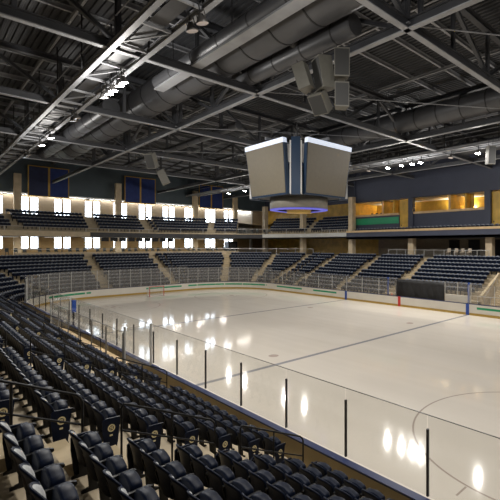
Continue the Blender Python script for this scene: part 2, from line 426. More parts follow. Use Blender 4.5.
# under-floor and floor round the rink, stair bay
mb = MB(); mb.box(SMIN, SMAX, VMIN, VMAX, -.4, -.02); struct('floor_slab', mb, M['concrete'])
mb = MB(); p2 = [(.20, 0), (.20, .65), (T0 + 5 * TREAD - .02, .65), (T0 + 5 * TREAD, Z0 + RISE * 5)]
for i in range(5, NROW): p2 += [(T0 + TREAD * i, Z0 + RISE * i), (T0 + TREAD * (i + 1), Z0 + RISE * i)]
p2 += [(TC, ZC), (45, ZC)]
sweep(mb, p2, q_far(STAIR), 5); struct('floor_stair_bay', mb, M['concrete'])

NEAR_A = [47.65 - 7.55 * i for i in range(6)]          # aisles of the near side start here (lower s edge), 1.1 wide
AW = 1.1
FAR_A = [12.5, 20.6, 28.4]
END_A = [q_end(9.97 + 0.0), q_end(19.06)]
def qarc(q, t): # metres per unit q
    if q < 1 or q >= 4: return 62 - CR
    if 2 <= q < 3: return W - 2 * CR
    return (CR + t) * math.pi / 2
AISLES = [q_near(a + AW / 2) for a in NEAR_A] + [1.58] + END_A + [3.39, 3.69, 3.93] + [q_far(a) for a in FAR_A]
def near_any_aisle(q, t, half=.62):
    return any(abs(q - a) * (qarc(min(q, 4.9), t)) < half for a in AISLES)
# aisle half steps
for a in AISLES:
    mb = MB()
    for i in range(NROW):
        if a > 4 and abs(a - q_far(28.4)) < .001 and i < 2: continue
        for (ta, tb, dz) in ((T0 + TREAD * (i + 1) - .36, T0 + TREAD * (i + 1) + .0, RISE / 2),):
            hw = .5
            p, n = station(a, ta); p1, _ = station(a, tb); tx, ty = -n[1], n[0]; z = Z0 + RISE * i
            vs = [(p[0] - tx * hw, p[1] - ty * hw), (p1[0] - tx * hw, p1[1] - ty * hw), (p1[0] + tx * hw, p1[1] + ty * hw), (p[0] + tx * hw, p[1] + ty * hw)]
            mb.prism(vs, z + .002, z + dz)
    struct('floor_aisle_step', mb, M['nosing'])

# ---- the seat
SW = .505
def seat_meshes():
    d = {}
    # backrest: a dished shell, rounded top, leaning back; its pale pad lines the hollow
    def shell(u, h, inset=0.0):
        ztop = .825 - .10 * abs(u) ** 2.6 - inset
        z = .34 + (ztop - .34) * h
        return (u * (.224 - inset), -.085 - .115 * h ** 1.2 - .02 * max(0, h - .75) / .25 + .105 * u * u * (.35 + .65 * h), z)
    def skin(mb, nx, nz, fr, bk):
        F = [fr(-1 + 2 * i / nx, j / nz) for j in range(nz + 1) for i in range(nx + 1)]
        B = [bk(-1 + 2 * i / nx, j / nz) for j in range(nz + 1) for i in range(nx + 1)]
        n = nx + 1; c = len(F); fs = []
        for j in range(nz):
            for i in range(nx):
                a = j * n + i; fs += [(a, a + n, a + n + 1, a + 1), (c + a, c + a + 1, c + a + n + 1, c + a + n)]
        for i in range(nx):
            a = nz * n + i; fs.append((a, c + a, c + a + 1, a + 1)); fs.append((i, i + 1, c + i + 1, c + i))
        for j in range(nz):
            a = j * n; fs.append((a, c + a, c + a + n, a + n)); a += nx; fs.append((a, a + n, c + a + n, c + a))
        mb.add(F + B, fs, True); return mb
    def fr(u, h): return shell(u, h)
    def bk(u, h): x, y, z = shell(u, h); return (x * .985, y - .030, z - .004)
    d['backrest'] = skin(MB(), 10, 8, fr, bk).mesh('backrest', M['seat'])
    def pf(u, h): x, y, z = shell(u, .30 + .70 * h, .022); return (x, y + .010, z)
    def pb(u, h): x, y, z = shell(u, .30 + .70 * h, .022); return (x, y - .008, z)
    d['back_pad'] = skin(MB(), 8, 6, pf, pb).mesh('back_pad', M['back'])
    # tipped-up thick seat pan: outline across the seat, pulled in at front and back
    def outline(k):
        pts = []
        hw, zb_, zt_, r = .205 - k, .36 + k, .70 - k, .06
        for a in range(0, 91, 18): pts.append((hw - r + r * math.cos(R(a)), zt_ - .028 - r + r * math.sin(R(a))))
        for u in (.6, .2, -.2, -.6): pts.append((u * (hw - r), zt_ - .028 + .028 * (1 - u * u)))
        for a in range(90, 181, 18): pts.append((-hw + r + r * math.cos(R(a)), zt_ - .028 - r + r * math.sin(R(a))))
        pts += [(-hw, zb_ + .03), (-hw + .03, zb_), (hw - .03, zb_), (hw, zb_ + .03)]
        return pts
    mb = MB(); vs = []; LO = [(-.028, .022), (-.018, .006), (0, 0), (.095, 0), (.118, .010), (.130, .034)]
    for y, k in LO: vs += [(x, y + .06 * (z - .36), z) for x, z in outline(k)]
    n = len(outline(0)); fs = []
    for a in range(len(LO) - 1):
        for q in range(n): fs.append((a * n + q, a * n + (q + 1) % n, (a + 1) * n + (q + 1) % n, (a + 1) * n + q))
    mb.add(vs, fs, True); mb.add(vs[:n], [tuple(range(n))[::-1]]); mb.add(vs[-n:], [tuple(range(n))])
    d['seat_pan'] = mb.mesh('seat_pan', M['seat'])
    # armrest on the +x side
    mb = MB(); xs = SW / 2
    pr = [(-.12, .555), (-.12, .60), (.02, .615), (.18, .61), (.225, .595), (.23, .57), (.21, .555), (.05, .555)]
    n = len(pr); mb.add([(xs - .022, y, z) for y, z in pr] + [(xs + .022, y, z) for y, z in pr],
                        [tuple(range(n)), tuple(range(n, 2 * n))[::-1]] + [(i, n + i, n + (i + 1) % n, (i + 1) % n) for i in range(n)])
    d['armrest'] = mb.mesh('armrest', M['black'])
    # standard: tapered upright with a foot
    mb = MB(); pr = [(-.15, 0), (.13, 0), (.13, .03), (.06, .06), (.05, .40), (.09, .56), (-.13, .56), (-.08, .38), (-.05, .06), (-.15, .03)]
    n = len(pr); mb.add([(xs - .02, y, z) for y, z in pr] + [(xs + .02, y, z) for y, z in pr],
                        [tuple(range(n)), tuple(range(n, 2 * n))[::-1]] + [(i, n + i, n + (i + 1) % n, (i + 1) % n) for i in range(n)])
    d['leg'] = mb.mesh('leg', M['black'])
    # aisle end panel
    mb = MB(); pr = [(-.10, .02), (.10, .02), (.13, .20), (.15, .45), (.165, .58), (.13, .63), (-.09, .64), (-.15, .60), (-.15, .42), (-.12, .17)]
    n = len(pr); mb.add([(xs + .027, y, z) for y, z in pr] + [(xs + .062, y, z) for y, z in pr],
                        [tuple(range(n)), tuple(range(n, 2 * n))[::-1]] + [(i, n + i, n + (i + 1) % n, (i + 1) % n) for i in range(n)])
    d['end_panel'] = mb.mesh('end_panel', M['seat'])
    # ring emblem with two interlaced letters, and the small row plate
    mb = MB(); xe = xs + .064; C = (.008, .45)
    ring = []
    for r in (.072, .046):
        for i in range(20): a = 2 * math.pi * i / 20; ring.append((xe + .002, C[0] + r * math.cos(a) * .92, C[1] + r * math.sin(a)))
    mb.add(ring, [(i, (i + 1) % 20, 20 + (i + 1) % 20, 20 + i) for i in range(20)])
    def stroke(y0, z0, y1, z1, w=.009): mb.bar((xe + .001, C[0] + y0, C[1] + z0), (xe + .001, C[0] + y1, C[1] + z1), .004, w, (0, 1, 0) if abs(y1 - y0) < 1e-6 else (0, 0, 1))
    stroke(-.022, -.03, -.022, .03); stroke(.022, -.03, .022, .03); stroke(-.022, .03, .022, -.03)
    stroke(-.01, .022, .014, .022); stroke(-.01, -.022, .014, -.022); stroke(.008, -.022, .008, .022, .006)
    d['emblem'] = mb.mesh('emblem', M['emblem'])
    mb = MB(); mb.box(xe - .002, xe + .003, -.022, .030, .30, .33); d['row_plate'] = mb.mesh('row_plate', M['emblem'])
    return d
SM = seat_meshes()
def full_seat(end=None):
    root = bpy.data.objects.new('stadium_seat', None); COL.objects.link(root); root.empty_display_size = .2
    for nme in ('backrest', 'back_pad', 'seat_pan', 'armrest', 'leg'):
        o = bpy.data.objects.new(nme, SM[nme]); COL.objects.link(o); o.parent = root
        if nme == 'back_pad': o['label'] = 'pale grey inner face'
    if end in ('hi', 'lo'):
        e = bpy.data.objects.new('end_panel', SM['end_panel']); COL.objects.link(e); e.parent = root
        for nme in ('emblem', 'row_plate'):
            o = bpy.data.objects.new(nme, SM[nme]); COL.objects.link(o); o.parent = e
            o['label'] = 'tan ring emblem' if nme == 'emblem' else 'small tan row plate'
    if end == 'lo':   # the aisle is on the other side: second armrest and leg there, panel turned outward
        e.matrix_local = Matrix.Scale(-1, 4, (1, 0, 0))
        for nme in ('armrest', 'leg'):
            o = bpy.data.objects.new(nme, SM[nme]); COL.objects.link(o); o.parent = root; o.location.x = -SW
    return root
# every place a seat stands: (x, y, z, rot, row, kind, info)
seats = []
T_SEAT = T0 + .48       # seat origin inside its tread
# near side sections between aisles; section 0 is the one closest to the camera
near_secs = []
hi = 57.6
secs = [(NEAR_A[0] + AW, hi)] + [(NEAR_A[i + 1] + AW, NEAR_A[i]) for i in range(5)] + [(CR + .3, NEAR_A[5])]
for si, (a, b) in enumerate(secs):
    n = int((b - a) / SW)
    for i in range(9):
        off = (b - a - n * SW) / 2 if si else .05
        for k in range(n):
            s_ = (b - off - (k + .5) * SW) if si else (a + off + (k + .5) * SW)
            if i == 0 and 23.4 < s_ < 37.5: continue
            end = None
            if si: end = 'hi' if k == 0 else ('lo' if k == n - 1 else None)
            else: end = 'lo' if k == 0 else None
            seats.append(dict(p=(s_, -(T_SEAT + TREAD * i), Z0 + RISE * i), rz=0.0, row=i, sec=si, k=k, end=end, side='near'))
# corners, end and far side
def add_arc(q0, q1, rows, t_first=T_SEAT, z_first=Z0, tread=TREAD, rise=RISE, aisles=True, skip=None):
    for i in rows:
        t = t_first + tread * i; q = q0; z = z_first + rise * i
        while q < q1:
            step = SW / qarc(min(q, 4.99), t); q += step / 2
            if q < q1 and not (aisles and near_any_aisle(q, t)) and not (skip and skip(q, i)):
                p, n = station(q, t)
                seats.append(dict(p=(p[0], p[1], z), rz=math.atan2(-n[1], -n[0]) - math.pi / 2, row=i, sec=99, k=0, end=None, side='bowl'))
            q += step / 2
def farskip(q, i):
    if q > q_far(28.6) and i < 2: return True
    if q > q_far(STAIR - .7) and i < 7: return True
    return False
add_arc(1.01, q_far(44.5), range(NROW), skip=farskip)
# upper deck rows
UT, UZ, UTR, URI = 10.6, 8.65, .80, .50
QL0, QL1 = 3.44, 3.63        # the open lounge on the corner of the upper deck
def upskip(q, i):
    if QL0 < q < QL1: return True
    for a in (1.45, 1.78, q_end(11.4), q_end(19.4), 3.30, 3.88):
        if abs(q - a) * qarc(min(q, 4.9), UT + i * UTR) < .6: return True
    return False
add_arc(1.2, q_far(13.4), range(5), t_first=UT + .5, z_first=UZ, tread=UTR, rise=URI, aisles=False, skip=upskip)
seats = [s for s in seats if not any(abs(s['p'][0] - c) < .75 and W + 10.5 < s['p'][1] < W + 12.3 for c in (-8.0, 2.8, 14.0))]
# balcony seats of the suites
for i in range(int((44 - 14.8) / .56)):
    seats.append(dict(p=(14.9 + .56 * i, W + 11.35, 8.25), rz=math.pi, row=0, sec=99, k=0, end=None, side='balcony'))

# camera description used to choose which seats are shown largest
CAM = Vector((55.85, -7.862, 6.523)); F_PX = 412.8
def px(p):
    dx, dv = p[0] - CAM.x, p[1] - CAM.y
    d = (-dx + dv) * .70711; xx = (dx + dv) * .70711
    if d < .3: return None
    return 323.04 + F_PX * xx / d, 245.17 + F_PX * (CAM.z - p[2]) / d, d
inview = []; rest = []
for s in seats:
    q = px((s['p'][0], s['p'][1], s['p'][2] + .6))
    s['px'] = q
    if s['side'] == 'near':
        if q is None or q[0] < -55 or q[0] > 540 or q[1] > 560: continue      # nothing of these in the photo
        vis = -12 < q[0] < 510 and q[1] < 512
        (inview if vis else rest).append(s)
    else: rest.append(s)
inview.sort(key=lambda s: s['px'][2])
single = inview[:300]; rest += inview[300:]
# in one row of one block every seat is told apart by its count from the aisle
proto = {e: full_seat(e) for e in (None, 'hi', 'lo')}
KIDS = {e: kids_of(proto[e]) for e in proto}
used = set()
SECN = ['block before the handrail', 'block behind the handrail', 'third block away', 'fourth block away', 'fifth block away', 'sixth block away', 'corner block']
for s in single:
    e = s['end']
    o = proto[e] if e not in used else copy_tree(proto[e], KIDS[e])
    used.add(e); o.location = s['p']; o.rotation_euler = (0, 0, s['rz'])
    word = 'navy seat with emblem end panel' if e == 'hi' else 'tipped-up navy seat'
    tag(o, f"{word}, {nth(s['k'])} from aisle, {nth(s['row'])} row up, {SECN[s['sec']]}", 'seat', 'tipped-up seats below the camera')
for e in proto:
    if e not in used: raise RuntimeError(str(e))
# all the smaller seats: one object
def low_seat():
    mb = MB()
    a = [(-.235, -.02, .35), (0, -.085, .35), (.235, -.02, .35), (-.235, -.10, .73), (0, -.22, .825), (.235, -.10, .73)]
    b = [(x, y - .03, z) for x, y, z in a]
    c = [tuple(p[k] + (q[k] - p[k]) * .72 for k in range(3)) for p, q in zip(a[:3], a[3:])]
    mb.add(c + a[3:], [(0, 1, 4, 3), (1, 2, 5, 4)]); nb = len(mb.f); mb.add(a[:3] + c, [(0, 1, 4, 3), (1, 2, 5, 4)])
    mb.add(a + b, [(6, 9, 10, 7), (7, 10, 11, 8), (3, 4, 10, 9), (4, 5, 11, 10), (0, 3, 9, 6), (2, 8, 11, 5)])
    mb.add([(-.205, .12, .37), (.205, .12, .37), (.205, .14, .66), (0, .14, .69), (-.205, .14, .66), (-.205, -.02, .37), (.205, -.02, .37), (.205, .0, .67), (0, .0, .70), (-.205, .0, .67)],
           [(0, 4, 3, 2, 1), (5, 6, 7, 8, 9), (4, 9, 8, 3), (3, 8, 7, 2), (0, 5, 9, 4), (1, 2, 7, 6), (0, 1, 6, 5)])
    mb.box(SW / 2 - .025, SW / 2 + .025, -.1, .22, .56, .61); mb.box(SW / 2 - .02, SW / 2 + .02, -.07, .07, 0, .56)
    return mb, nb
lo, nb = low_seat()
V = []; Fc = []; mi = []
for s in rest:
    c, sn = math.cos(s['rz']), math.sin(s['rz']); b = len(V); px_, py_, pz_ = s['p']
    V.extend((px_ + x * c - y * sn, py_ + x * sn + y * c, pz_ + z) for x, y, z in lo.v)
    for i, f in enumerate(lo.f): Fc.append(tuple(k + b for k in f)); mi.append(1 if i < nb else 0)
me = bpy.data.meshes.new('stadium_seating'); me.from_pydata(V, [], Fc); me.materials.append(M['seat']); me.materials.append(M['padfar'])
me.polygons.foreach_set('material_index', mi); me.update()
o = bpy.data.objects.new('stadium_seating', me); COL.objects.link(o)
tag(o, 'navy stadium seats filling the bowl, corners and upper deck beyond', 'seats', kind='stuff')

# ---- black handrails running down the near aisles
def handrail(s_, ta, tb, label, group='black aisle handrails', m='black'):
    """rail at s_, from ta (upper) to tb (lower) metres behind the boards"""
    def zf(t): return Z0 + RISE * (t - T0) / TREAD - .12
    def step(t): return Z0 + RISE * max(0, math.floor((t - T0) / TREAD + 1e-6))
    o = thing('aisle_handrail', label, 'handrail', (s_, -tb, step(tb)), 0, group)
    b = Vector((0, -tb, step(tb)))
    def L(t, z): return (0, -t + tb, z - step(tb))
    top = [(ta, 1.02), ((ta + tb) / 2, 1.02), (tb, 1.02)]
    h = 1.03
    pts = [L(ta, zf(ta) + h - .08), L(ta - .03, zf(ta) + h - .02), L(ta - .1, zf(ta - .1) + h)] + [L(ta + (tb - ta) * f, zf(ta + (tb - ta) * f) + h) for f in (.3, .6, .9)] + \
          [L(tb + .1, zf(tb + .1) + h), L(tb + .03, zf(tb) + h - .02), L(tb, zf(tb) + h - .1)]
    MB().tube(pts, .021, 8).build('top_rail', M[m], o)
    MB().tube([L(ta, zf(ta) + h * .55), L(tb, zf(tb) + h * .55)], .017, 8).build('middle_rail', M[m], o)
    n = 3 if ta - tb > 1.6 else 2
    for i in range(n):
        t = ta + (tb - ta) * i / (n - 1)
        MB().tube([L(t, step(t)), L(t, zf(t) + h - (.08 if i in (0, n - 1) else .0))], .02, 8).build('rail_post', M[m], o)
wh = ['upper', 'middle', 'lower']
for ai, a in enumerate(NEAR_A[:6]):
    for j, (ta, tb) in enumerate(((7.75, 5.9), (5.3, 3.5), (2.9, 1.1))):
        handrail(a + .75, ta, tb, f'black steel handrail, {wh[j]} length on the {nth(ai)} aisle counted from the camera')

# ---- far stair bay with pale rails
o = thing('stair_wall', 'beige wall flanking the stair bay on the far side', 'wall panel', (STAIR + .1, W + 2.0, .65))
mb = MB(); n = 5; pr = [(0, 0), (4.2, 0), (4.2, 3.0), (3.0, 2.35), (0, .95)]
mb.add([(-.1, y, z) for y, z in pr] + [(.1, y, z) for y, z in pr], [tuple(range(n)), tuple(range(n, 2 * n))[::-1]] + [(i, n + i, n + (i + 1) % n, (i + 1) % n) for i in range(n)])
mb.build('panel', M['tan'], o); MB().bar((0, 0, .98), (0, 3.0, 2.38), .26, .06).build('cap', M['nosing'], o)
for q in range(3):
    mb = MB(); s0 = STAIR + .6 + q * 2.3
    for i in range(7): mb.box(s0, s0 + 1.7, W + 2.4 + .32 * i, W + 5.0, .65 + .2 * i, .65 + .2 * (i + 1))
    struct('floor_stair', mb, M['nosing'])
for q in range(4):
    s0 = STAIR + .45 + q * 2.2
    o = thing('stair_rail', f'pale metal stair rail in the beige stair bay, {nth(q)} from the seats', 'handrail', (s0, W + 2.2, .65), 0, 'pale stair rails')
    MB().tube([(0, -.3, 1.0), (0, 0, 1.0), (0, 2.4, 2.45), (0, 2.8, 2.45)], .03, 6).build('top_rail', M['postlight'], o)
    for y, z0, z1 in ((-.28, 0, 1), (2.75, 1.4, 2.45)): MB().tube([(0, y, z0), (0, y, z1)], .03, 6).build('rail_post', M['postlight'], o)
o = thing('landing_rail', 'pale metal guard rail with glass along the edge of the beige stair bay', 'handrail', (STAIR + .4, W + .6, .65))
MB().tube([(0, 0, 1.1), (6, 0, 1.1)], .03, 6).build('top_rail', M['postlight'], o)
for i in range(6): MB().tube([(i * 1.2, 0, 0), (i * 1.2, 0, 1.1)], .025, 6).build('rail_post', M['postlight'], o)

# penalty box with black tarp
o = thing('black_tarp', 'long black tarp draped over the penalty box rail by the red line', 'tarp', (29.35, W + .9, .65))
mb = MB(); nx, nz = 36, 6; vs = []
for j in range(nz + 1):
    for i in range(nx + 1):
        x_ = 5.85 * i / nx; vs.append((x_, .05 * math.sin(x_ * 3.1) * (1 - j / nz) + .03 * math.sin(x_ * 7.7 + j), 2.15 * j / nz + .03 * math.sin(x_ * 1.7) * (j == nz)))
c = len(vs); vs += [(a, b + .02, z) for a, b, z in vs]; fs = []
for j in range(nz):
    for i in range(nx):
        a = j * (nx + 1) + i; fs += [(a, a + 1, a + nx + 2, a + nx + 1), (c + a, c + a + nx + 1, c + a + nx + 2, c + a + 1)]
for i in range(nx): a = nz * (nx + 1) + i; fs.append((a, a + 1, c + a + 1, c + a))
mb.add(vs, fs, True); mb.build('cloth', M['tarp'], o); MB().tube([(0, .04, 2.13), (5.85, .04, 2.13)], .03, 8).build('rail', M['post'], o)
for i in range(4): MB().tube([(5.85 * i / 3, .05, 0), (5.85 * i / 3, .05, 2.13)], .03, 8).build('post', M['post'], o)
o = thing('penalty_box_wall', 'white low box wall with glass between the black tarp and the blue post', 'box wall', (35.3, W + .9, .65))
MB().box(0, 2.7, 0, .08, 0, 1.0).build('panel', M['board'], o); MB().box(0, 2.7, .03, .05, 1.0, 2.2).build('pane', M['glassfar'], o)
for x_ in (0, 1.35, 2.7): MB().box(x_ - .03, x_ + .03, .0, .08, 1.0, 2.2).build('post', M['postlight'], o)
o = thing('traffic_cone', 'small orange marker standing on the boards by the red line', 'cone', (29.2, W + .45, .65))
MB().box(-.14, .14, -.14, .14, 0, .03).build('base', M['orange'], o); MB().lathe([(.11, .03), (.03, .62), (.0, .64)], 14).build('cone_body', M['orange'], o)

# ------------------------------------------------------------------ shell: walls, windows, ceiling
WIN = [.26 + 4.19 * k for k in range(-1, 10)]
wins = []
for vc in WIN:
    for z0, z1 in ((6.05, 8.55), (11.0, 13.55)):
        for o_ in (-.60, .60):
            if vc + o_ + .5 < VMAX - .6: wins.append((vc + o_ - .50, vc + o_ + .50, z0, z1))
def grid_wall(mb, a0, a1, z0, z1, holes, place):
    A = sorted({a0, a1, *[h[0] for h in holes], *[h[1] for h in holes]}); Z = sorted({z0, z1, *[h[2] for h in holes if z0 < h[2] < z1], *[h[3] for h in holes if z0 < h[3] < z1]})
    A = [a for a in A if a0 <= a <= a1]
    for i in range(len(A) - 1):
        run = None
        for j in range(len(Z) - 1):
            ca, cz = (A[i] + A[i + 1]) / 2, (Z[j] + Z[j + 1]) / 2
            hole = any(h[0] < ca < h[1] and h[2] < cz < h[3] for h in holes)
            if not hole: place(mb, A[i], A[i + 1], Z[j], Z[j + 1])
mb = MB(); grid_wall(mb, VMIN, VMAX, -.4, 8.6, wins, lambda m, a, b, c, d: m.box(SMIN - .35, SMIN, a, b, c, d)); struct('wall_far', mb, M['brickgold'])
mb = MB(); grid_wall(mb, VMIN, VMAX, 8.6, 13.9, wins, lambda m, a, b, c, d: m.box(SMIN - .35, SMIN, a, b, c, d)); struct('wall_far_middle', mb, M['brick'])
struct('wall_lounge', MB().box(SMIN + .01, SMIN + .12, 39.4, 43.6, 8.25, 13.6), M['white'])
mb = MB(); mb.box(SMIN - .35, SMIN + .05, VMIN, VMAX, 13.9, ZTOP + .5); struct('wall_far_upper', mb, M['tealwall'])
mb = MB(); mb.box(SMIN, SMIN + .12, VMIN, VMAX, 13.84, 13.9); struct('trim_far', mb, M['silver'])
for i, (a, b, c, d) in enumerate(wins):
    o = thing(f'window_{i + 1}', None, None, (SMIN - .2, a, c)); o['kind'] = 'structure'
    w_, h_ = b - a, d - c; fr = MB()
    for bx in ((-.05, .05, 0, .06, 0, h_), (-.05, .05, w_ - .06, w_, 0, h_), (-.05, .05, .06, w_ - .06, 0, .06), (-.05, .05, .06, w_ - .06, h_ - .06, h_), (-.03, .03, .06, w_ - .06, h_ * .66, h_ * .66 + .05)): fr.box(*bx)
    fr.build('frame', M['winframe'], o); MB().box(-.006, .006, .06, w_ - .06, .06, h_ - .06).build('pane', M['pane'], o)
# far side wall: golden wood in the corner, dark behind the concourse
mb = MB(); mb.box(SMIN, 14.0, VMAX, VMAX + .3, ZC, 13.9); struct('wall_right_corner', mb, M['wood'])
mb = MB(); mb.box(SMIN, SMAX, VMAX, VMAX + .35, -.4, ZC); mb.box(14, SMAX, VMAX, VMAX + .35, ZC, 8); struct('wall_right', mb, M['brick'])
mb = MB(); mb.box(SMIN, SMAX, VMAX, VMAX + .35, 13.9, ZTOP + .5); mb.box(14, SMAX, VMAX, VMAX + .35, 8, 13.9); struct('wall_right_upper', mb, M['navywall'])
mb = MB(); mb.box(SMIN, SMAX, VMIN - .35, VMIN, -.4, ZTOP + .5); struct('wall_left', mb, M['navywall'])
mb = MB(); mb.box(SMAX, SMAX + .35, VMIN, VMAX, -.4, ZTOP + .5); struct('wall_back', mb, M['navywall'])
# corrugated roof deck, ribs along the rink
mb = MB(); y = VMIN; pr = []
while y < VMAX: pr += [(y, ZTOP), (y + .14, ZTOP), (y + .18, ZTOP + .09), (y + .32, ZTOP + .09)]; y += .36
vs = [(SMIN, a, z) for a, z in pr] + [(SMAX, a, z) for a, z in pr]; n = len(pr)
mb.add(vs, [(i, i + 1, n + i + 1, n + i) for i in range(n - 1)]); mb.box(SMIN, SMAX, VMIN, VMAX, ZTOP + .12, ZTOP + .4)
struct('ceiling', mb, M['deck'])
S_TR = [2.8, 13.5, 24.3, 35.1, 45.9, 56.7]
x = SMIN + 1.35
while x < SMAX - 8:
    if min(abs(x - t) for t in S_TR) > .7: struct('ceiling_beam', MB().ibeam((x, VMIN + .05, ZTOP - .16), (x, VMAX - .05, ZTOP - .16), .16, .30), M['steel'])
    x += 2.69
V_TR = [-14.5, -8.0, 7.2, 23.3, 36.5]
for v_ in (-17.5, -11.2, -5, -1.5, 3, 11.2, 19.2, 27.5, 32, 40):
    struct('ceiling_beam', MB().ibeam((SMIN + .05, v_, ZTOP - .42), (SMAX - .05, v_, ZTOP - .42), .14, .2), M['steel'])

ZB, ZT = 15.9, 18.75
def truss(kind, c, a0, a1, nodes, label, long=False):
    P = (lambda a, z: (a, c, z)) if long else (lambda a, z: (c, a, z))
    o = thing('roof_truss', label, 'truss', (0, 0, 0))
    MB().bar(P(a0, ZB + .03), P(a1, ZB + .03), .13, .34).bar(P(a0, ZB + .22), P(a1, ZB + .22), .34, .05).build('bottom_chord', M['chord'], o)
    MB().bar(P(a0, ZB - .165), P(a1, ZB - .165), .29, .05).build('bottom_flange', M['steel'], o, 'bottom flange toned pale as lit from the ice')  # paler steel than the chord, imitates light bounced up from the ice
    MB().ibeam(P(a0, ZT), P(a1, ZT), .32, .36, .05, .05).build('top_chord', M['web'], o)
    for i, a in enumerate(nodes):
        MB().ibeam(P(a, ZB + .2), P(a, ZT - .18), .18, .18, .03, .03).build('vertical_web', M['web'], o)
        if i + 1 < len(nodes):
            b = nodes[i + 1]; p, q = (P(a, ZB + .2), P(b, ZT - .18)) if i % 2 else (P(a, ZT - .18), P(b, ZB + .2))
            MB().ibeam(p, q, .20, .20, .03, .03).build('diagonal_web', M['web'], o)
    return o
for i, s_ in enumerate(S_TR):
    nd = [-21 + 4.03 * k for k in range(17)]
    truss('cross', s_, VMIN + .1, VMAX - .1, nd, f'dark steel roof truss crossing the rink, {nth(i)} from the windowed end wall')
for i, v_ in enumerate(V_TR):
    nd = []
    for k in range(len(S_TR) - 1): nd += [S_TR[k] + (S_TR[k + 1] - S_TR[k]) * f for f in ((.06, .5, .94))]
    truss('long', v_, SMIN + .1, 66, nd, f'dark steel truss running lengthwise under the roof, {nth(i)} from the near wall', True)
# bracing rods in the plane of the bottom chords
k = 0
for i in range(1, len(S_TR) - 1):
    for (v0, v1) in ((7.2, 23.3),):
        o = thing('brace_rod', f'thin diagonal steel brace under the roof, {nth(k)} from the windowed end', 'brace', (S_TR[i], v0, ZB))
        MB().tube([(0, 0, .05), (S_TR[i + 1] - S_TR[i], v1 - v0, .05)], .03, 6).build('rod', M['steel'], o)
        MB().box(-.2, .2, -.2, .2, .03, .07).build('gusset', M['steel'], o); k += 1

# ---- catwalks with flood lights
def catwalk(v_, label):
    o = thing('catwalk', label, 'catwalk', (0, v_, 15.7))
    for y in (-.75, .75):
        MB().ibeam((SMIN + .2, y, 0), (66, y, 0), .24, .26, .035, .035).build('side_beam', M['steel'], o)
        MB().tube([(SMIN + .2, y, 1.2), (66, y, 1.2)], .03, 6).build('hand_rail', M['steel'], o)
    x = SMIN + 1; i = 0
    while x < 64:
        MB().bar((x, -.75, 0), (x, .75, 0), .10, .12).build('cross_bar', M['steel'], o)
        if i % 2 == 0:
            MB().bar((x, -.75, 0), (x + 2.6, .75, 0), .07, .07).build('diagonal_bar', M['steel'], o)
            for y in (-.75, .75): MB().bar((x, y, 0), (x, y, ZT - 15.4), .07, .07).build('hanger', M['steeldark'], o)
        x += 2.6; i += 1
    MB().box(SMIN + .2, 66, -.35, .35, .10, .14).build('walkway_grating', M['steeldark'], o)
    return o
catwalk(-.55, 'steel catwalk with cross bars and flood lights hung above the near boards')
catwalk(29.3, 'steel catwalk with flood lights hung above the far side boards')
def flood_proto():
    o = thing('flood_light', '', 'flood light')
    MB().tube([(0, 0, .75), (0, 0, .42)], .03, 6).build('hanger', M['steeldark'], o)
    MB().tube([(-.27, 0, .12), (-.27, 0, .40), (.27, 0, .40), (.27, 0, .12)], .022, 6).build('yoke', M['housing'], o)
    h = MB().lathe([(.0, .34), (.10, .33), (.13, .22), (.20, .10), (.245, 0), (.22, -.005)], 16).build('housing', M['housing'], o)
    MB().lathe([(.0, -.002), (.15, -.004), (.225, .0)], 16).build('lens', M['lens'], o, 'glowing lens')
    return o
fl_on = flood_proto()
fl_off = flood_proto()
for c in fl_off.children:
    if c.name.startswith('lens'): c.data.materials[0] = M['lensoff']; c['label'] = 'unlit pale lens'
KF = {fl_on: kids_of(fl_on), fl_off: kids_of(fl_off)}
near_on = [14.6, 17.9, 32.9, 33.5, 31.2, 31.9]; near_off = [8.0, 9.2, 24.2, 25.0, 30.4, 40.8, 41.6]
far_on = [-2.5, 2.0, 11.6, 15.7, 29.1, 30.9, 32.2, 33.2, 39.2]; far_off = [26.5, 36.5, 41.5]
back_on = [45.0, 49.0, 53.0, 57.0]
used_l = set(); LP = []
def put_flood(kind, s_, v_, label, tilt):
    src = fl_on if kind else fl_off
    o = src if kind not in used_l else copy_tree(src, KF[src]); used_l.add(kind)
    o.location = (s_, v_, 14.9); o.rotation_euler = (R(tilt), 0, 0); o['label'] = label; o['group'] = 'catwalk flood lights'
    if kind: LP.append((s_, v_, 14.85, tilt))
for side, lst, kind, v_ in (('near', near_on, 1, -.05), ('near', near_off, 0, -.05), ('far', far_on, 1, 28.8), ('far', far_off, 0, 28.8)):
    for j, s_ in enumerate(sorted(lst)):
        put_flood(kind, s_, v_, f"{'lit' if kind else 'unlit'} flood light hung from the {side} side catwalk, {nth(j)} from the windowed end", 14 if v_ < 10 else -14)
for v_ in (-.05, 28.8):
    for s_ in back_on: LP.append((s_, v_, 14.85, 14 if v_ < 10 else -14))
POWER = 200; FILL = 130
for i, (s_, v_, z_, t_) in enumerate(LP):
    ld = bpy.data.lights.new('flood_lamp', 'AREA'); ld.shape = 'DISK'; ld.size = .5; ld.energy = POWER; ld.color = (1.0, .965, .91)
    lo_ = bpy.data.objects.new('flood_lamp', ld); COL.objects.link(lo_); lo_.location = (s_, v_, z_ - .03); lo_.rotation_euler = (R(t_), 0, 0)
    ld = bpy.data.lights.new('flood_fill', 'POINT'); ld.shadow_soft_size = .2; ld.energy = FILL; ld.color = (1.0, .965, .91)  # added point fill at each flood, lifts walls and ceiling
    lo_ = bpy.data.objects.new('flood_fill', ld); COL.objects.link(lo_); lo_.location = (s_, v_, z_ - .5)

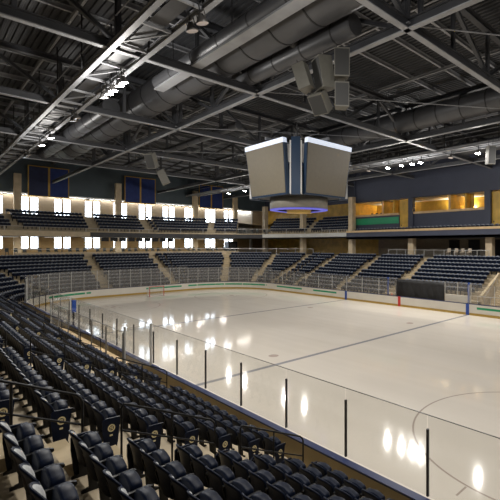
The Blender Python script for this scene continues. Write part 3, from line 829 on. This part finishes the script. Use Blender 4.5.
# ---- linear lamps: over the end windows, under the upper deck, under the suites
def linear_lamp(name, label, cat, group, p, L, rz, energy, tilt=0, col=(1, .95, .87), wd=.14):
    o = thing(name, label, cat, p, rz, group)
    MB().box(-L / 2, L / 2, -wd / 2, wd / 2, 0, .08).build('lamp_body', M['white'], o); MB().box(-L / 2 + .03, L / 2 - .03, -wd * .4, wd * .4, -.02, 0).build('diffuser', M['tube'], o, 'glowing diffuser')
    ld = bpy.data.lights.new(name + '_light', 'AREA'); ld.shape = 'RECTANGLE'; ld.size = L * .95; ld.size_y = wd; ld.energy = energy; ld.color = col
    l_ = bpy.data.objects.new(name + '_light', ld); COL.objects.link(l_); l_.location = (p[0], p[1], p[2] - .03); l_.rotation_euler = (R(tilt), 0, rz)
for j in range(8):
    linear_lamp('wall_lamp', f'slim linear lamp above the end windows, {nth(j)} along the wall', 'lamp', 'lamps over the end windows', (SMIN + .3, -2 + 5.6 * j, 14.0), 5.5, R(90), 60, 0, (1, .97, .93), .08)
linear_lamp('lounge_fill_lamp', 'added linear fill lamp over the white wall of the lounge corner', 'lamp', None, (SMIN + .3, 41.4, 13.7), 3.6, R(90), 60)  # added lamp, there only to brighten the white lounge wall
for j in range(9):
    linear_lamp('deck_lamp', f'slim linear lamp under the upper deck, {nth(j)} along the end concourse', 'lamp', 'lamps under the upper deck', (-12.4, -3 + 4.6 * j, 7.62), 1.6, R(90), 45)
# ---- ducts
def duct(name, label, p0, p1, r, ringstep=1.8, endcap=False, n=24, outlet=False):
    o = thing(name, label, 'duct', p0); d = Vector(p1) - Vector(p0); L = d.length; u = d.normalized()
    MB().tube([(0, 0, 0), d], r, n).build('duct_tube', M['duct'], o)
    k = ringstep * .5
    while k < L - .2:
        MB().tube([u * (k - .04), u * (k + .04)], r * 1.025, n, caps=True).build('joint_ring', M['ductdark'], o); k += ringstep
    for f in (.12, .5, .88):
        c = u * (L * f); MB().bar((c.x, c.y, c.z + r), (c.x, c.y, ZT - p0[2]), .05, .05).build('hanger', M['steeldark'], o)
    if endcap: MB().tube([(0, 0, 0), -u * .06], r * .97, n).build('end_cap', M['duct'], o, 'flat round end cap')
    return o
duct('air_duct', 'very large round grey duct running lengthwise close to the scoreboard', (56, 4.8, 17.35), (1, 4.8, 17.35), 1.12, 2.4)
o = duct('air_duct', 'shorter round duct with flat end cap hung under the very large duct', (43.5, 6.5, 16.6), (34.6, 6.5, 16.6), .5, 2.2, True)
MB().box(-9.5, -8.6, -.38, .38, -.55, .35).build('air_outlet', M['housing'], o); MB().tube([(-3.6, -.35, .3), (-3.6, -1.1, .7)], .36, 16).build('duct_takeoff', M['ductdark'], o)
o = duct('air_duct', 'slim round duct with pale flat underside beside the near catwalk', (47, 3.05, 16.6), (30.5, 3.05, 16.6), .42, 2.6)
MB().box(-16.5, 0, -.30, .30, -.5, -.40).build('light_rail', M['steel'], o)
duct('air_duct', 'round grey duct under the roof near the suites', (56, 22.4, 17.2), (16, 22.4, 17.2), .88, 2.0)
duct('air_duct', 'round grey duct running to the far end beyond the first catwalk', (24, 2.4, 16.5), (2, 2.4, 16.5), .6, 2.0)
duct('air_duct', 'slender round duct above the far half of the ice', (27, 11.2, 16.4), (2, 11.2, 16.4), .32, 2.4)
duct('air_duct', 'round grey duct high over the far side seats', (48, 33.5, 16.6), (0, 33.5, 16.6), .6, 2.4)

# ---- speakers
def speaker(name, loc, size, rz, tilt, label, group, hang=.9):
    o = thing(name, label, 'speaker', loc, 0, group); o.rotation_euler = (R(tilt), 0, rz); w, d, h = size
    mb = MB(); pl = [(-w / 2, -d / 2), (w / 2, -d / 2), (w * .36, d / 2), (-w * .36, d / 2)]; mb.prism(pl, -h, 0); mb.build('cabinet', M['speaker'], o)
    MB().box(-w * .45, w * .45, -d / 2 - .015, -d / 2, -h * .95, -h * .05).build('grille', M['grille'], o)
    for x_ in (-w * .3, w * .3): MB().bar((x_, 0, 0), (x_, 0, hang), .03, .03).build('hanger', M['steeldark'], o)
    return o
G = 'speakers hung beside the scoreboard'
speaker('hung_speaker', (42.65, 6.55, 15.75), (.72, .6, 1.35), R(50), 0, 'upper hung speaker cabinet of the vertical pair beside the scoreboard', G, .2)
speaker('hung_speaker', (42.65, 6.55, 14.15), (.68, .6, 1.15), R(50), 0, 'lower hung speaker cabinet of the vertical pair beside the scoreboard', G, .2)
speaker('hung_speaker', (41.75, 6.15, 15.55), (.85, .75, 1.5), R(-20), 10, 'large hung speaker cabinet in the middle of the cluster', G, .2)
speaker('hung_speaker', (40.8, 5.6, 15.3), (.75, .6, 1.3), R(-70), 18, 'tilted speaker cabinet on the outer end of the cluster', G, .2)
speaker('hung_speaker', (41.45, 6.15, 13.95), (.85, .7, 1.0), R(10), 38, 'down-tilted speaker cabinet under the cluster', G, .2)
G2 = 'speakers hung over the far half'
for j, (a, b, c, rz) in enumerate(((19.5, 7.0, 14.6, 30), (18.2, 8.5, 13.4, -30), (21.2, 25.5, 14.8, 90))):
    speaker('hung_speaker', (a, b, c), (.85, .7, 1.3), R(rz), 25, ['angled grey speaker hung over the far ice, upper of two', 'angled grey speaker hung over the far ice, lower of two', 'lone grey speaker hung behind the scoreboard'][j], G2)
speaker('hung_speaker', (40.7, 28.0, 15.2), (.7, .6, 1.6), R(60), 5, 'tall grey speaker hung by the far catwalk lights', G2)

# ------------------------------------------------------------------ scoreboard
sb = thing('scoreboard', 'four-sided hanging scoreboard with blank grey screens over centre ice', 'scoreboard', (30.60, 14.60, 0))
zb, zt = 10.37, 13.92
HT, HB = 2.29, 2.09          # half width of a screen at its top and bottom
XT, XB = 3.60, 3.17           # its distance from the middle at top and bottom
def slab(x0t, x0b, yt, yb, z0, z1, th):
    mb = MB(); vs = [(x0b, -yb, z0), (x0b, yb, z0), (x0t, yt, z1), (x0t, -yt, z1)]; vs += [(a - th, b, c) for a, b, c in vs]
    mb.add(vs, [(0, 1, 2, 3), (4, 7, 6, 5), (0, 4, 5, 1), (1, 5, 6, 2), (2, 6, 7, 3), (3, 7, 4, 0)]); return mb
for k in range(4):
    rot = Matrix.Rotation(k * math.pi / 2, 4, 'Z'); rot2 = Matrix.Rotation(k * math.pi / 2 + math.pi / 4, 4, 'Z')
    slab(XT, XB, HT, HB, zb, zt, .30).xf(rot).build('screen', M['screen'], sb, 'blank grey-brown screen')
    slab(XT - .05, XB - .05, HT + .09, HB + .09, zb - .12, zt, .30).xf(rot).build('screen_frame', M['frameblue'], sb, 'dark navy frame')
    slab(XT + .06, XT + .03, HT + .07, HT + .07, zt + .01, zt + .35, .36).xf(rot).build('led_strip', M['ledwhite'], sb, 'white lit strip on top')
    MB().box(3.3, 3.98, -.33, .33, zb - .15, zt + .45).xf(rot2).build('corner_pillar', M['frameblue'], sb, 'navy corner pillar')
    for sgn in (-1, 1):
        MB().box(3.3, 3.95, sgn * .39 - .05, sgn * .39 + .05, zb - .1, zt + .2).xf(rot2).build('corner_trim', M['white'], sb, 'pale corner trim')
        MB().box(3.2, 3.75, sgn * .66 - .20, sgn * .66 + .20, zt - 1.35, zt - .05).xf(rot2).build('corner_panel', M['white'], sb, 'pale corner panel')
MB().box(-2.7, 2.7, -2.7, 2.7, zb - .05, zt - .05).build('core_box', M['steeldark'], sb)
MB().lathe([(.0, zb - .05), (2.36, zb - .05), (2.36, zb - .95), (2.2, zb - .95)], 40).build('score_ring', M['ringface'], sb, 'grey ring below the screens')
MB().lathe([(2.37, zb - .97), (2.36, zb - 1.02), (1.9, zb - 1.08), (1.8, zb - 1.0)], 40).build('led_ring', M['ledblue'], sb, 'blue lit rim')
MB().lathe([(1.0, zb - .95), (1.0, zb - 1.24), (0, zb - 1.26)], 28).build('gold_base', M['gold'], sb, 'gold underside')
for sx in (-1.6, 1.6):
    for sy in (-1.6, 1.6): MB().tube([(sx, sy, zt - .1), (sx, sy, ZB - .1)], .05, 6).build('hanging_cable', M['steeldark'], sb)
MB().bar((-3.4, 0, zt + .7), (3.4, 0, zt + .7), .15, .2).build('hoist_beam', M['steel'], sb); MB().bar((0, -3.4, zt + .7), (0, 3.4, zt + .7), .15, .2).build('hoist_beam', M['steel'], sb)

# ------------------------------------------------------------------ upper deck
mb = MB(); sweep(mb, [(10.1, 7.75), (10.1, 8.25), (10.25, 8.25), (45, 8.25), (45, 7.75)], q_near(20), q_far(14.0), closed=False)
sweep(mb, [(45, 7.75), (10.1, 7.75)], q_near(20), q_far(14.0)); struct('floor_upper_deck', mb, M['steeldark'])
for k_, (qa, qb, m_, hb) in enumerate(((q_near(20), q_end(10.5), 'tan', 7.72), (q_end(10.5), 3.6, 'steeldark', 7.72), (3.6, q_far(14.0), 'silver', 7.85))):
    mb = MB(); sweep(mb, [(9.98, hb), (9.98, 8.42), (10.12, 8.42), (10.12, hb)], qa, qb, closed=True); struct('trim_%d' % (k_ + 1), mb, M[m_])
mb = MB(); sweep(mb, [(9.95, 8.40), (9.95, 8.50), (10.14, 8.50), (10.14, 8.40)], q_end(10.5), 3.6, closed=True); struct('trim_9', mb, M['tan'])
for (qa, qb) in ((q_near(16), QL0), (QL1, q_far(14.0))):
    mb = MB(); pr = [(UT, 8.25), (UT, UZ)]
    for i in range(1, 5): pr += [(UT + UTR * i, UZ + URI * (i - 1)), (UT + UTR * i, UZ + URI * i)]
    pr += [(45, UZ + URI * 4)]
    sweep(mb, pr, qa, qb); struct('floor_upper_terrace', mb, M['concrete'])
def guard(name, t, z, qa, qb, nseg, h, label, m='postlight'):
    o = thing(name, label, 'guard rail'); pts = []
    Q = [qa + (qb - qa) * i / nseg for i in range(nseg + 1)]
    P_ = [station(q, t)[0] for q in Q]
    MB().tube([(p[0], p[1], z + h) for p in P_], .03, 6).build('top_rail', M[m], o)
    g = MB()
    for i in range(nseg):
        a, b = P_[i], P_[i + 1]; g.bar((*a, z + h * .5), (*b, z + h * .5), .012, h * .86)
    g.build('glass_infill', M['glass'], o)
    for p in P_[:: 2]: MB().box(p[0] - .025, p[0] + .025, p[1] - .025, p[1] + .025, z, z + h).build('rail_post', M[m], o)
guard('guard_rail', 10.2, 8.42, q_near(16), 2.0, 16, .55, 'pale rail with glass on the upper deck lip in the corner above the black seats')
guard('guard_rail', 10.2, 8.42, 2.0, 3.0, 16, .55, 'pale rail with glass on the upper deck lip below the windows')
guard('guard_rail', 10.2, 8.42, 3.0, 4.0, 16, .9, 'pale rail with glass on the upper deck lip at the lounge corner')
guard('guard_rail', 10.2, 8.42, 4.0, q_far(13.8), 6, .55, 'pale rail with glass on the upper deck lip next to the suites')
guard('concourse_rail', TC + .1, ZC, q_far(22), q_far(36), 20, 1.0, 'pale concourse rail behind the top row under the suites')
guard('concourse_rail', TC + .1, ZC, 3.05, 3.95, 14, 1.0, 'pale concourse rail behind the top row at the lounge corner')
# counter and stools behind the end seats
o = thing('drink_counter', 'long pale drink counter behind the top row below the windows', 'counter')
mb = MB(); sweep(mb, [(TC + .5, ZC + 1.02), (TC + .5, ZC + 1.08), (TC + 1.0, ZC + 1.08), (TC + 1.0, ZC + 1.02)], q_end(-2 + CR - CR + 0.6 + CR - 8.5) if False else 1.75, q_end(26), closed=True); mb.build('counter_top', M['counter'], o)
mb = MB(); sweep(mb, [(TC + .12, ZC), (TC + .12, ZC + .62), (TC + .24, ZC + .62), (TC + .24, ZC)], 1.75, q_end(26), closed=True); mb.build('front_curb', M['tan'], o, 'tan curb')
for i in range(9):
    p, n = station(1.8 + i * .15, TC + .75); MB().box(p[0] - .05, p[0] + .05, p[1] - .05, p[1] + .05, ZC, ZC + 1.02).build('counter_leg', M['steeldark'], o)
def stool(name, x_, y_, z_, rz, label, group, mtop):
    mb = MB(); mb.box(-.2, .2, -.2, .2, .72, .80); mb.box(-.2, .2, -.22, -.17, .80, 1.22)
    for a in (-.16, .16):
        for b in (-.16, .16): mb.bar((a * 1.15, b * 1.15, 0), (a, b, .72), .03, .03)
    mb.bar((-.17, .17, .3), (.17, .17, .3), .02, .02); mb.bar((-.17, -.17, .3), (.17, -.17, .3), .02, .02)
    o = mb.build(name, mtop); o.location = (x_, y_, z_); o.rotation_euler = (0, 0, rz); return tag(o, label, 'stool', group)
proto_s = None; j = 0
y = 1.0
while y < 36:
    if (j % 7) not in (3, 6) or True:
        lab = f'dark bar stool at the pale counter below the windows, {nth(j)} along the row'
        if proto_s is None: proto_s = stool('bar_stool', -(TC + 1.35), y, ZC, R(-90), lab, 'stools at the end counter', M['stool'])
        else:
            c = copy_obj(proto_s); c.location = (-(TC + 1.35), y, ZC); c['label'] = lab
        j += 1
    y += .95 if j % 3 else 1.7
for j, s_ in enumerate((31.6, 32.6, 33.4, 34.3)):
    c = copy_obj(proto_s); c.location = (s_ - 1.0, W + TC + .8, ZC); c.rotation_euler = (0, 0, R(180)); c.data = c.data if j else c.data.copy()
    if j == 0: c.data.materials[0] = M['pale']; pd = c.data
    else: c.data = pd
    c['label'] = f'pale bar stool on the dark concourse under the suites, {nth(j)} of four'; c['group'] = 'pale concourse stools'
# black monitors under the lip
for i in range(9):
    v_ = 12.6 + i * 1.25
    o = thing('hanging_monitor', f'black monitor hung under the upper deck lip, {nth(i)} of the row below the windows', 'monitor', (-10.4, v_, 7.1), 0, 'monitors under the lip')
    MB().box(-.05, .05, -.5, .5, 0, .55).build('monitor_body', M['black'], o); MB().box(-.03, .03, -.04, .04, .55, .64).build('bracket', M['steeldark'], o)
# columns
for v_ in (2.8, 16.2, 29.8): struct('column', MB().box(-16.0, -15.3, v_ - .42, v_ + .42, ZC, 16.6), M['tan'])
struct('column', MB().box(-16.0, -15.3, 38.1, 38.9, ZC, 16.6), M['tan'])
for s_ in (-8.0, 2.8, 14.0): struct('column', MB().box(s_ - .4, s_ + .4, W + 10.9, W + 11.7, ZC, 13.9), M['tan'])
for s_ in (24.7, 35.4, 46.1): struct('column', MB().box(s_ - .4, s_ + .4, W + 11.0, W + 11.8, ZC, 7.6), M['tan'])
# lounge furniture on the upper corner
for j, (dx, dy) in enumerate(((-7.6, 37.2), (-6.2, 38.9), (-4.6, 40.1), (-9.4, 35.6))):
    o = thing('high_table', f'dark high table with thin leg on the open lounge corner, {nth(j)} from the windows', 'table', (dx, dy, 8.25), 0, 'lounge tables')
    MB().lathe([(0, 1.02), (.38, 1.02), (.38, 1.06), (0, 1.06)], 16).build('table_top', M['black'], o); MB().tube([(0, 0, .03), (0, 0, 1.02)], .04, 8).build('leg', M['steeldark'], o)
    MB().lathe([(0, .03), (.28, .03), (.28, 0)], 16).build('base', M['steeldark'], o)
    for kk in range(2):
        c = copy_obj(proto_s); c.location = (dx + .7 * (1 if kk else -1), dy + .5, 8.25); c.rotation_euler = (0, 0, R(40 * kk)); c['label'] = f'dark bar stool at the {nth(j)} lounge table, {"far" if kk else "window"} side of it'; c['group'] = 'lounge stools'
# lower corner: black doorway and white wall piece
o = thing('wall_screen', 'small dark screen on a pale panel under the lounge corner', 'screen', (-13.8, 41.0, ZC + .9), R(-45)); MB().box(-1.2, 1.2, 0, .12, -.2, 2.2).build('panel', M['white'], o); MB().box(-.6, .6, -.08, 0, .5, 1.5).build('monitor', M['black'], o)
o = thing('vending_kiosk', 'tall black kiosk under the upper deck beside the windows', 'kiosk', (-13.5, 36.2, ZC)); MB().box(-.7, .7, -1.0, 1.0, 0, 2.3).build('kiosk_body', M['black'], o); MB().box(.7, .72, -.7, .7, .9, 2.0).build('front_panel', M['steeldark'], o)

# banners
for j, vc in enumerate((6.7, 20.0, 33.5)):
    for k_ in (0, 1):
        v0 = vc - 2.6 + 2.6 * k_; side = ['pale-column', 'middle', 'corner'][j]
        o = thing('hanging_banner', f"{'navy' if (k_ == 0 and j < 1) else 'blue'} banner with gold trim, {['first', 'second'][k_]} of the {nth(j)} pair above the windows", 'banner', (-16.2, v0, 13.75), 0, 'wall banners')
        MB().box(-.02, .02, .06, 2.5, 0, 4.25).build('cloth', M['bannerdark' if (k_ == 0 and j == 0) else 'banner'], o)
        for bx in ((-.03, .03, 0, .13, -.1, 4.35), (-.03, .03, 2.47, 2.6, -.1, 4.35), (-.03, .03, .13, 2.47, -.1, .02), (-.03, .03, .13, 2.47, 4.22, 4.35)): MB().box(*bx).build('gold_trim', M['bannergold'], o)
        MB().tube([(0, .1, 4.3), (0, 2.5, 4.3)], .03, 6).build('rod', M['steeldark'], o)

# ------------------------------------------------------------------ suites on the far side
SV = W + 12.5; SE = 60
mb = MB(); mb.box(14.0, SE, W + 10.0, W + 10.2, 7.45, 8.40); mb.box(14.0, SE, W + 10.0, VMAX, 7.45, 7.75); struct('wall_suite_fascia', mb, M['navywall'])
struct('trim_3', MB().box(14.0, SE, W + 9.9, W + 10.5, 8.40, 8.68), M['woodcap'])
struct('floor_suite', MB().box(14.0, SE, W + 10.2, VMAX, 7.75, 8.25), M['rubber'])
bays = [(13.6, 24.3), (24.3, 35.1), (35.1, 45.9), (45.9, 56.7)]
mbw = MB(); mbw.box(13.6, SE, SV, SV + .3, 13.1, ZTOP); wf = mbw
for i, (a, b) in enumerate(bays):
    wf.box(b - .75, b + .0, SV - .3, SV + .3, 8.25, 13.1)                          # pillar at the end of the bay
    d0 = b - 2.4 if i != 1 else b - .75
    o0 = a if i != 2 else a + 2.0
    wf.box(o0, d0, SV, SV + .25, 8.25, 10.85)
struct('wall_suite_front', wf, M['navywall'])
for i, (a, b) in enumerate(bays):
    d0 = b - 2.4 if i != 1 else b - .75
    o0 = a if i != 2 else a + 2.0
    struct('trim_%d' % (i + 4), MB().box(o0, d0, SV - .15, SV + .35, 10.85, 11.15), M['woodcap'])
    if i == 0:
        o = MB().box(o0 + .2, d0 - .1, SV - .03, SV - .002, 9.65, 10.6).build('green_sign_band', M['green']); tag(o, 'plain green band on the navy suite front below the wood ledge', 'sign')
    if i != 1:
        x0, x1 = (d0, b - .75) if i != 2 else (a, a + 2.0)
        o = thing('door_%d' % (i + 1), None, None, (x0, SV + .12, 8.25)); o['kind'] = 'structure'
        MB().box(0, x1 - x0, 0, .1, 0, 4.7).build('door_leaf', M['wood'], o); MB().box(.2, .3, -.06, 0, 1.0, 1.2).build('handle', M['post'], o)
    o = thing('suite_partition', f'golden wood partition inside the {nth(i)} suite from the scoreboard', 'partition', (a + (b - a) * .48, SV + .35, 8.25))
    MB().box(-.12, .12, 0, VMAX - SV - .8, 0, 4.85).build('panel', M['wood'], o); MB().box(-.16, .16, -.06, 0, 2.9, 4.85).build('front_trim', M['woodcap'], o)
    o = thing('suite_partition', f'golden wood side panel at the end of the {nth(i)} suite from the scoreboard', 'partition', (a + (b - a) * (.68 if i else .66), SV + .35, 8.25))
    MB().box(-.5, .5, 1.2, 1.4, 0, 4.85).build('panel', M['wood'], o); MB().box(-.12, .12, 0, 1.2, 0, 4.85).build('return_panel', M['wood'], o)
    o = thing('suite_cabinet', f'low dark cabinet against the back wall of the {nth(i)} suite', 'cabinet', (a + 1.6, VMAX - .75, 8.25))
    MB().box(-.9, .9, 0, .55, 0, 2.6).build('cabinet_body', M['wood'], o); MB().box(-.95, .95, -.05, .55, 2.6, 2.66).build('counter_top', M['black'], o)
    for xx, ll, wd_ in ((3.8, 2.2, 'first'), (5.95, 1.0, 'second')):
        o = thing('suite_fill_uplight', f'added slim uplight on the back wall of the {nth(i)} suite, {wd_} of two', 'lamp', (a + xx, VMAX - .32, 11.55))  # added uplight, brightens the suite off its ceiling without glints on the ice
        MB().box(-ll / 2, ll / 2, -.15, .16, -.1, 0).build('lamp_body', M['white'], o); MB().box(-ll / 2 + .05, ll / 2 - .05, -.11, .11, .0, .015).build('diffuser', M['tube'], o, 'glowing diffuser')
        ld = bpy.data.lights.new('suite_fill_light', 'AREA'); ld.shape = 'RECTANGLE'; ld.size = ll * .9; ld.size_y = .25; ld.energy = 75 * ll; ld.color = (1, .90, .70)
        lo_ = bpy.data.objects.new('suite_fill_light', ld); COL.objects.link(lo_); lo_.location = (a + xx, VMAX - .34, 11.62); lo_.rotation_euler = (R(180 - 25), 0, 0)
struct('wall_suite_back', MB().box(13.6, SE, VMAX - .15, VMAX - .02, 8.25, 13.1), M['wood'])
struct('wall_suite_side', MB().box(13.6, 13.75, W + 12.2, VMAX, 8.25, 13.1), M['wood'])
struct('wall_suite_side_upper', MB().box(13.6, 13.75, W + 12.2, VMAX, 13.1, ZTOP), M['navywall'])
struct('ceiling_suite', MB().box(13.75, SE, SV + .3, VMAX - .15, 13.1, 13.3), M['suiteceil'])
# chairs seen in the first suite
for j in range(3):
    c = copy_obj(proto_s); c.location = (16.2 + j * .9, SV + .8, 10.2 - .0); c.rotation_euler = (0, 0, R(180)); c['label'] = f'dark high chair at the suite ledge above the green band, {nth(j)} along'; c['group'] = 'suite chairs'
    pl = MB().box(c.location.x - .4, c.location.x + .4, SV + .4, SV + 1.3, 8.25, 10.2)
    struct('floor_platform', pl, M['wood'])
# concourse wall bits below the suites
for j, s_ in enumerate((27.5, 30.4, 33.6, 38.0)):
    o = thing('concession_door', f'black concourse doorway under the suites, {nth(j)} from the scoreboard', 'doorway', (s_, VMAX - .02, ZC)); MB().box(-.8, .8, -.08, 0, 0, 2.3).build('door_leaf', M['black'], o); MB().box(-.9, .9, -.12, -.08, 2.3, 2.4).build('head_trim', M['steeldark'], o)

# ------------------------------------------------------------------ outside, sky, camera
tag(MB().box(-140, SMIN - .5, -120, 160, -.6, -.3).build('outside_lawn', M['grass']), kind='structure')
w = bpy.data.worlds.new('sky'); sc.world = w; w.use_nodes = True
nt_ = w.node_tree; bg = nt_.nodes['Background']; bg.inputs[1].default_value = 7.0; bg.inputs[0].default_value = (.80, .90, 1.0, 1)

cam = bpy.data.cameras.new('camera'); co = bpy.data.objects.new('camera', cam); COL.objects.link(co)
co.location = CAM; co.rotation_euler = (R(90), 0, R(45))
cam.sensor_width = 36; cam.lens = F_PX / 500 * 36; cam.shift_x = (250 - 323.04) / 500; cam.shift_y = (245.17 - 250) / 500
cam.clip_start = .05; cam.clip_end = 500
sc.camera = co
sc.view_settings.view_transform = 'Standard'; sc.view_settings.look = 'None'; sc.view_settings.gamma = 1; sc.view_settings.exposure = 0.78
sc.view_settings.use_curve_mapping = False
sc.cycles.use_denoising = True
sc.cycles.max_bounces = 8; sc.cycles.transparent_max_bounces = 16; sc.cycles.sample_clamp_indirect = 6
